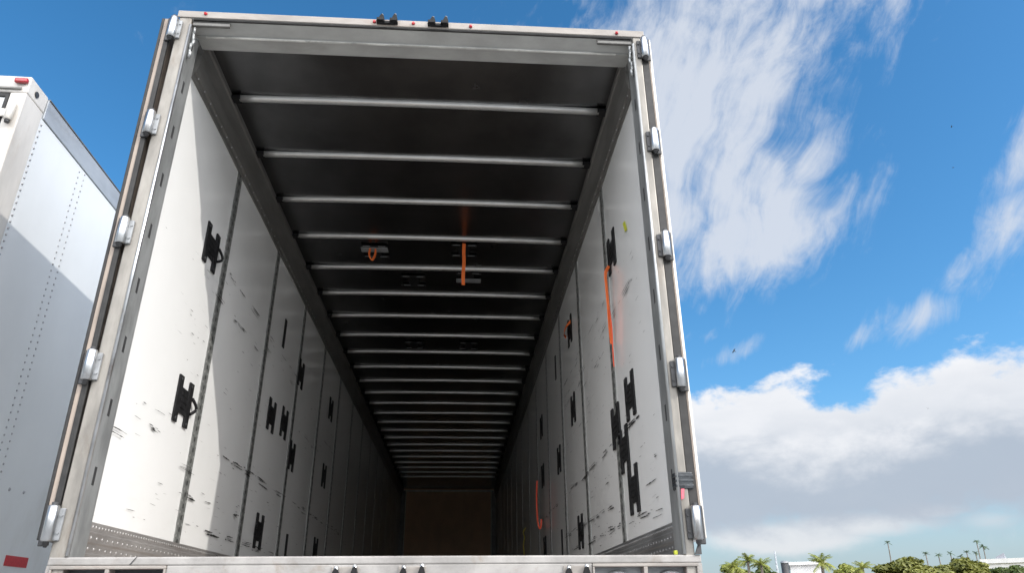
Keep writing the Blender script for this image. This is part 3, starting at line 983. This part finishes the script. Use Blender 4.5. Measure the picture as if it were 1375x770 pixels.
# rear doors
for a, b in ((NL + .095, NL + NW / 2 - .006), (NL + NW / 2 + .006, NX - .095)):
    dr = nb(MB().box(a + .02, b - .02, NY + .012, NY + .055, 1.16, 3.90, .004), 'rear_door', M['skin'])
    MB().box(a, a + .019, NY + .004, NY + .05, 1.145, 3.925).box(b - .019, b, NY + .004, NY + .05, 1.145, 3.925).box(a + .019, b - .019, NY + .004, NY + .05, 3.902, 3.924).build('door_seal', M['rubber'], dr)
    MB().box(a + .04, b - .04, NY + .004, NY + .0115, 3.80, 3.885, .003).build('door_trim', M['trim'], dr)
    q = a + .32 if a < NX - 1.5 else b - .32
    for xx in (q, (a + b) / 2 + (.1 if a < NX - 1.5 else -.1)):
        lb = MB().cyl((xx, NY - .03, 1.18), (xx, NY - .03, 3.88), .014, seg=12)
        for zz in (1.5, 2.3, 3.1, 3.7):
            lb.box(xx - .03, xx + .03, NY - .045, NY + .011, zz, zz + .03, .003)
        lb.build('lock_bar', M['siderail'], dr)
    hx = a if a < NX - 1.5 else b
    s = -1 if a < NX - 1.5 else 1
    for zz in (3.77, 3.1, 2.45, 1.85, 1.35):
        h = MB().cyl((hx + s * .055, NY - .022, zz - .06), (hx + s * .055, NY - .022, zz + .075), .021, seg=14, bev=.004)
        h.box(min(hx - s * .20, hx + s * .052), max(hx - s * .20, hx + s * .052), NY - .016, NY - .004, zz - .028, zz + .028, .004)
        ho = h.build('hinge', M['trim'], dr)
        bo = MB()
        for dx in (.05, .09, .15):
            for dz in (-.013, .013):
                bo.dome((hx - s * dx, NY - .016, zz + dz), (0, -1, 0), .0085, .006, 8)
        bo.cyl((hx + s * .055, NY - .022, zz - .078), (hx + s * .055, NY - .022, zz - .061), .013, seg=10)
        bo.build('hinge_bolts', M['steel'], ho)
for k in range(5):
    nb(MB().box(NX + .0005, NX + .002, 1.70 + k * 2.6, 1.96 + k * 2.6, 1.305, 1.365), 'reflector', M['redtape'])
for s in (-1, 1):
    nb(MB().box(NX - NW / 2 + s * .5 - .05, NX - NW / 2 + s * .5 + .05, NY + .2, NY + 15, .8, 1.10), 'frame_rail', M['steel'])
rt = empty('tmp')
bpy.data.objects.remove(rt)
for yy in (2.9, 4.15):
    nb(MB().cyl((NX - 2.3, yy, .5), (NX - .3, yy, .5), .07, seg=12), 'axle', M['steel'])
    for s in (-1, 1):
        a = NX - NW / 2 + s * 1.18; b = NX - NW / 2 + s * .66
        wo = nb(MB().cyl((b, yy, .5), (a, yy, .5), .5, seg=32, bev=.05), 'wheel', M['tyre'])
        MB().cyl((a + s * .001, yy, .5), (a + s * .012, yy, .5), .28, .2, seg=24).build('rim', M['siderail'], wo)

# ------------------------------------------------------------------ trees and buildings beyond the yard


def at(px, py, dist):
    """world point seen at a pixel, at a given ground distance"""
    d = ray(px, py)
    t = dist / math.hypot(d.x, d.y)
    return CAM + d * t


def leaf(mb, c, size, nrm=None, mi=0):
    n_ = nrm or Vector((random.gauss(0, 1), random.gauss(0, 1), random.gauss(0, 1) + .5))
    q = n_.to_track_quat('Z', 'Y').to_matrix() @ Matrix.Rotation(random.uniform(0, 6.28), 3, 'Z')
    s = size
    k = [Vector((-s, 0, 0)), Vector((0, -s * .55, .1 * s)), Vector((s, 0, 0)), Vector((0, s * .55, .1 * s))]
    mb.quad([c + q @ v for v in k], mi)


def broad_tree(name, px0, px1, pytop, dist, label, cat='tree', group=None, leafm='leaf_canopy', n=5000, size=.22, flat=.5, seed=0):
    """spreading crown of leaf clumps on a forked trunk"""
    random.seed(seed)
    a, b = at(px0, pytop + 15, dist), at(px1, pytop + 15, dist)
    c = (a + b) / 2
    rx = (b - a).length / 2
    ztop = at((px0 + px1) / 2, pytop, dist).z
    H = ztop
    root = empty(name, (c.x, c.y, 0))
    tag(root, label, cat, group)
    tr = MB()
    hb = H * .38
    lean = random.uniform(-.3, .3)
    tr.tube([(0, 0, -.1), (lean * .3, .05, hb * .5), (lean, 0, hb)], [H * .055, H * .042, H * .036], 10)
    clumps = []
    ncl = 26
    ax = (b - a).normalized()
    for i in range(ncl):
        ang = random.uniform(0, 6.283)
        rr = math.sqrt(random.random())
        x, y = rr * rx * .86 * math.cos(ang), rr * rx * .7 * math.sin(ang)
        zc = H * (.55 + .30 * (1 - rr ** 2)) + random.uniform(-.06, .05) * H
        cr = rx * random.uniform(.2, .34)
        clumps.append((Vector((x, y, zc)), cr))
    for cc, cr in clumps[::3]:
        tr.tube([(lean, 0, hb * .95), tuple(Vector((lean, 0, hb)).lerp(cc, .5) + Vector((0, 0, -.05 * H))), tuple(cc)], [H * .024, H * .014, H * .006], 6)
    tr.build('trunk', M['bark'], root)
    cm = MB()
    for i in range(n):
        cc, cr = random.choice(clumps)
        d = Vector((random.gauss(0, 1), random.gauss(0, 1), random.gauss(0, 1))).normalized()
        rr = cr * (random.random() ** .4)
        p_ = cc + Vector((d.x * rr, d.y * rr, d.z * rr * flat))
        if p_.z > H: p_.z = H - random.random() * .2
        leaf(cm, p_, size * random.uniform(.6, 1.3), Vector((d.x * .6 + random.gauss(0, .5), d.y * .6 + random.gauss(0, .5), abs(d.z) + .4 + random.gauss(0, .4))))
    cm.build('crown', M[leafm], root, recalc=False)
    return root


def palm(name, px, py, dist, label, group, r=1.6, nf=16, leafm='leaf_palm', lean=0.0, seed=0, trunk=.14, leaflets=11):
    """ringed trunk with arching feather fronds"""
    random.seed(seed)
    p = at(px, py, dist)
    H = p.z
    root = empty(name, (p.x, p.y, 0))
    tag(root, label, 'palm tree', group)
    t = MB()
    pts = [(lean * (1 - k / 8) ** 2 * -1.0, 0, H * k / 8 - (.1 if k == 0 else 0)) for k in range(9)]
    t.tube(pts, [trunk * (1.25 - .55 * k / 8) for k in range(9)], 8)
    t.build('trunk', M['bark'], root)
    f = MB()
    for i in range(nf):
        az = 6.283 * i / nf + random.uniform(-.25, .25)
        up = random.uniform(-.1, 1.35)
        L = r * random.uniform(.8, 1.1)
        P = []
        for k in range(leaflets + 1):
            s_ = k / leaflets
            P.append(Vector((math.cos(az) * L * s_ * math.cos(up * (1 - .4 * s_)), math.sin(az) * L * s_ * math.cos(up * (1 - .4 * s_)),
                             L * (math.sin(up) * s_ - (.30 + .25 * math.cos(up)) * s_ * s_))) + Vector((0, 0, H)))
        side = Vector((-math.sin(az), math.cos(az), 0))
        for k in range(leaflets):
            a, b = P[k], P[k + 1]
            w = r * .26 * math.sin(math.pi * (.12 + .84 * k / leaflets)) + .02
            f.quad([a + side * .012, b + side * .012, b - side * .012, a - side * .012])
            for sg in (-1, 1):
                tip = (a + b) / 2 + side * sg * w + (b - a).normalized() * w * .5 + Vector((0, 0, -w * random.uniform(.3, .8)))
                f.bm.faces.new([f.bm.verts.new(q) for q in (a, b, tip)])
    f.build('fronds', M[leafm], root, recalc=False)
    return root


G1 = 'palms beyond the yard'
palm('palm_tree', 1004, 754, 62, 'bright green palm just right of the open trailer, tallest by the trailer', G1, .95, 20, seed=2)
palm('palm_tree', 984, 762, 60, 'low bushy palm nearest the open trailer right door', G1, 1.0, 20, seed=3)
palm('palm_tree', 1022, 759, 62, 'dark palm with drooping fronds left of the thin mast', G1, .9, 18, seed=4)
palm('palm_tree', 1103, 757, 60, 'feathery palm standing in front of the low white shed', G1, 1.1, 20, seed=5)
palm('palm_tree', 1158, 764, 66, 'short yellow-green palm at the left edge of the big canopy tree', G1, 1.0, 18, seed=6)
G2 = 'tall thin palms far off on the skyline'
for i, (px, py, ln, lab) in enumerate(((1192, 730, 2.5, 'tall thin lone palm on the skyline over the left of the canopy tree'),
                                      (1243, 745, 0.5, 'distant palm tuft leftmost of the row above the canopy tree'),
                                      (1260, 746, 0.2, 'distant palm tuft second from the left of the row above the canopy tree'),
                                      (1276, 744, 0.8, 'distant palm tuft in the middle of the row above the canopy tree'),
                                      (1290, 748, 0.3, 'lowest distant palm tuft at the right shoulder of the canopy tree'),
                                      (1298, 743, 1.4, 'distant palm tuft with thin trunk left of the white warehouse'),
                                      (1310, 744, 1.6, 'distant palm on a leaning trunk next to the warehouse corner'),
                                      (1311, 728, 3.0, 'tallest tiny palm head in the pair above the warehouse'),
                                      (1320, 735, 6.0, 'big distant palm with curved trunk rising in front of the warehouse'))):
    palm('palm_tree', px, py, 260 + 7 * i, lab, G2, 1.25 if i != 8 else 1.9, 12, 'leaf_far', ln, 20 + i, .20, 7)

GT = 'spreading trees on the skyline'
broad_tree('canopy_tree', 1156, 1275, 746, 88, 'wide olive green canopy tree under the lone far palm', group=GT, n=11000, size=.26, seed=31)
broad_tree('canopy_tree', 1225, 1352, 749, 96, 'broad olive green canopy tree in front of the row of palm tufts', group=GT, n=11000, size=.27, seed=32)
broad_tree('leafy_bush', 1104, 1166, 748, 70, 'rounded light green bush between the feathery palm and the canopy tree', 'bush', n=4000, size=.17, leafm='leaf_palm', seed=33)
broad_tree('leafy_bush', 1316, 1400, 753, 80, 'dark green hedge bush in front of the white warehouse', 'bush', n=6000, size=.2, leafm='leaf_dark', seed=34)
broad_tree('leafy_bush', 948, 1016, 750, 72, 'low green bush peeping out beside the trailer post', 'bush', n=4500, size=.18, leafm='leaf_palm', seed=35)
broad_tree('leafy_bush', 1004, 1052, 752, 74, 'low dark bush under the palm next to the thin mast', 'bush', n=3500, size=.18, leafm='leaf_dark', seed=36)

random.seed(99)


def shed(name, px0, px1, pytop, dist, depth, label, roofh=.25, ptop2=None, parapet=True):
    a, b = at(px0, pytop, dist), at(px1, pytop, dist)
    H = a.z
    w = (Vector((b.x, b.y, 0)) - Vector((a.x, a.y, 0))).length
    c = (a + b) / 2
    ang = math.atan2(b.y - a.y, b.x - a.x)
    root = empty(name, (c.x, c.y, 0), ang)
    tag(root, label, 'building')
    MB().box(-w / 2, w / 2, 0, depth, -.05, H - roofh).build('wall', M['whitewall'], root)
    MB().prism([(-w / 2 - .3, H - roofh + .003), (w / 2 + .3, H - roofh + .003), (w / 2 + .3, H), (-w / 2 - .3, H)], 'y', -.3, depth + .3).build('roof', M['whitewall'] if parapet else M['roofgrey'], root)
    n = max(2, int(w / 4))
    for i in range(n):
        x = -w / 2 + (i + .5) * w / n
        wd = MB().box(x - .7, x + .7, -.03, -.001, H * .35, H * .6).build('window', M['window'], root)
        MB().box(x - .78, x + .78, -.06, -.031, H * .6, H * .6 + .08).box(x - .78, x + .78, -.06, -.031, H * .35 - .08, H * .35).build('frame', M['trim'], wd)
    return root, w, H


r_, w_, h_ = shed('warehouse', 1318, 1420, 752, 150, 30, 'long white warehouse with a grey roof band at the far right', .7, parapet=True)
MB().prism([(-w_ / 2 + 2, h_ + .003), (w_ / 2 - 7, h_ + .003), (w_ / 2 - 7, h_ + 1.0), (-w_ / 2 + 2, h_ + .35)], 'y', 2, 26).build('roof_deck', M['roofgrey'], r_)
shed('low_shed', 1060, 1104, 756, 64, 8, 'low pale shed with a white roof behind the feathery palm', .22)

# thin lattice pole, vent stack
p = at(1040, 741, 80)
root = empty('lattice_mast', (p.x, p.y, 0))
tag(root, 'thin grey lattice mast standing between two palms', 'mast')
lm = MB()
for k in range(3):
    a = 2.094 * k
    lm.tube([(.22 * math.cos(a), .22 * math.sin(a), 0), (.04 * math.cos(a), .04 * math.sin(a), p.z)], .028, 6)
lm.build('mast_leg', M['siderail'], root)
br = MB()
for k in range(14):
    z0, z1 = p.z * k / 14, p.z * (k + 1) / 14
    q0, q1 = .22 - .18 * k / 14, .22 - .18 * (k + 1) / 14
    for j in range(3):
        a, b = 2.094 * j, 2.094 * (j + 1)
        br.tube([(q0 * math.cos(a), q0 * math.sin(a), z0), (q1 * math.cos(b), q1 * math.sin(b), z1)], .016, 5)
br.build('bracing', M['siderail'], root)
p = at(1053, 754, 45)
root = empty('vent_stack', (p.x, p.y, 0))
tag(root, 'dark grey rounded stack standing at the left end of the low white shed', 'stack')
MB().cyl((0, 0, 0), (0, 0, p.z - .12), .21, seg=20).build('pipe', M['steel'], root)
cp = MB()
for (ra, za, rb, zb) in ((.225, -.12, .215, -.05), (.215, -.05, .15, -.01), (.15, -.01, .01, .01)):
    cp.cyl((0, 0, p.z + za), (0, 0, p.z + zb), ra, rb, seg=20, caps=False)
cp.build('cap', M['grey'], root)

# ------------------------------------------------------------------ birds
GB = 'birds in flight'


def bird(px, py, dist, label, span, roll, head):
    p = at(px, py, dist)
    b = MB()
    L = span * .55
    n = 8
    pts = [(0, L * (k / n - .5), 0) for k in range(n + 1)]
    rad_ = [.012, .045, .075, .09, .092, .08, .055, .052, .01]
    b.tube(pts, [r_ * span for r_ in rad_], 8)
    for s in (-1, 1):
        sec = [(0.05, .10, .16, 0), (.28, .13, .12, .10), (.5, .02, .07, .06)]
        prev = None
        for (x, y0, c, z) in sec:
            ring = [b.bm.verts.new((s * x * span, (y0 - c + dy * 2 * c) * span, z * span + dz * .012 * span)) for dy, dz in ((0, 0), (.5, 1), (1, 0), (.5, -1))]
            if prev:
                for k in range(4): b.bm.faces.new((prev[k], prev[(k + 1) % 4], ring[(k + 1) % 4], ring[k]))
            else: b.bm.faces.new(ring)
            prev = ring
        b.bm.faces.new(prev)
    b.prism([(-.03 * span, -L * .45), (.03 * span, -L * .45), (.07 * span, -L * .5 - .14 * span), (-.07 * span, -L * .5 - .14 * span)], 'z', -.006 * span, .006 * span)
    o = b.build('bird', M['birdmat'])
    o.location = p
    o.rotation_euler = (0.1, roll, head)
    tag(o, label, 'bird', GB)


bird(1278, 170, 60, 'tiny dark bird uppermost in the clear blue sky on the right', .22, .5, 1.2)
bird(1280, 225, 60, 'tiny dark bird just below the uppermost one in the blue sky', .26, -.4, .4)
bird(986, 472, 50, 'dark bird against the small cloud wisp right of the trailer', .36, .7, 2.0)
bird(1246, 549, 60, 'tiny dark bird in front of the bright cumulus cloud', .22, .3, -.6)
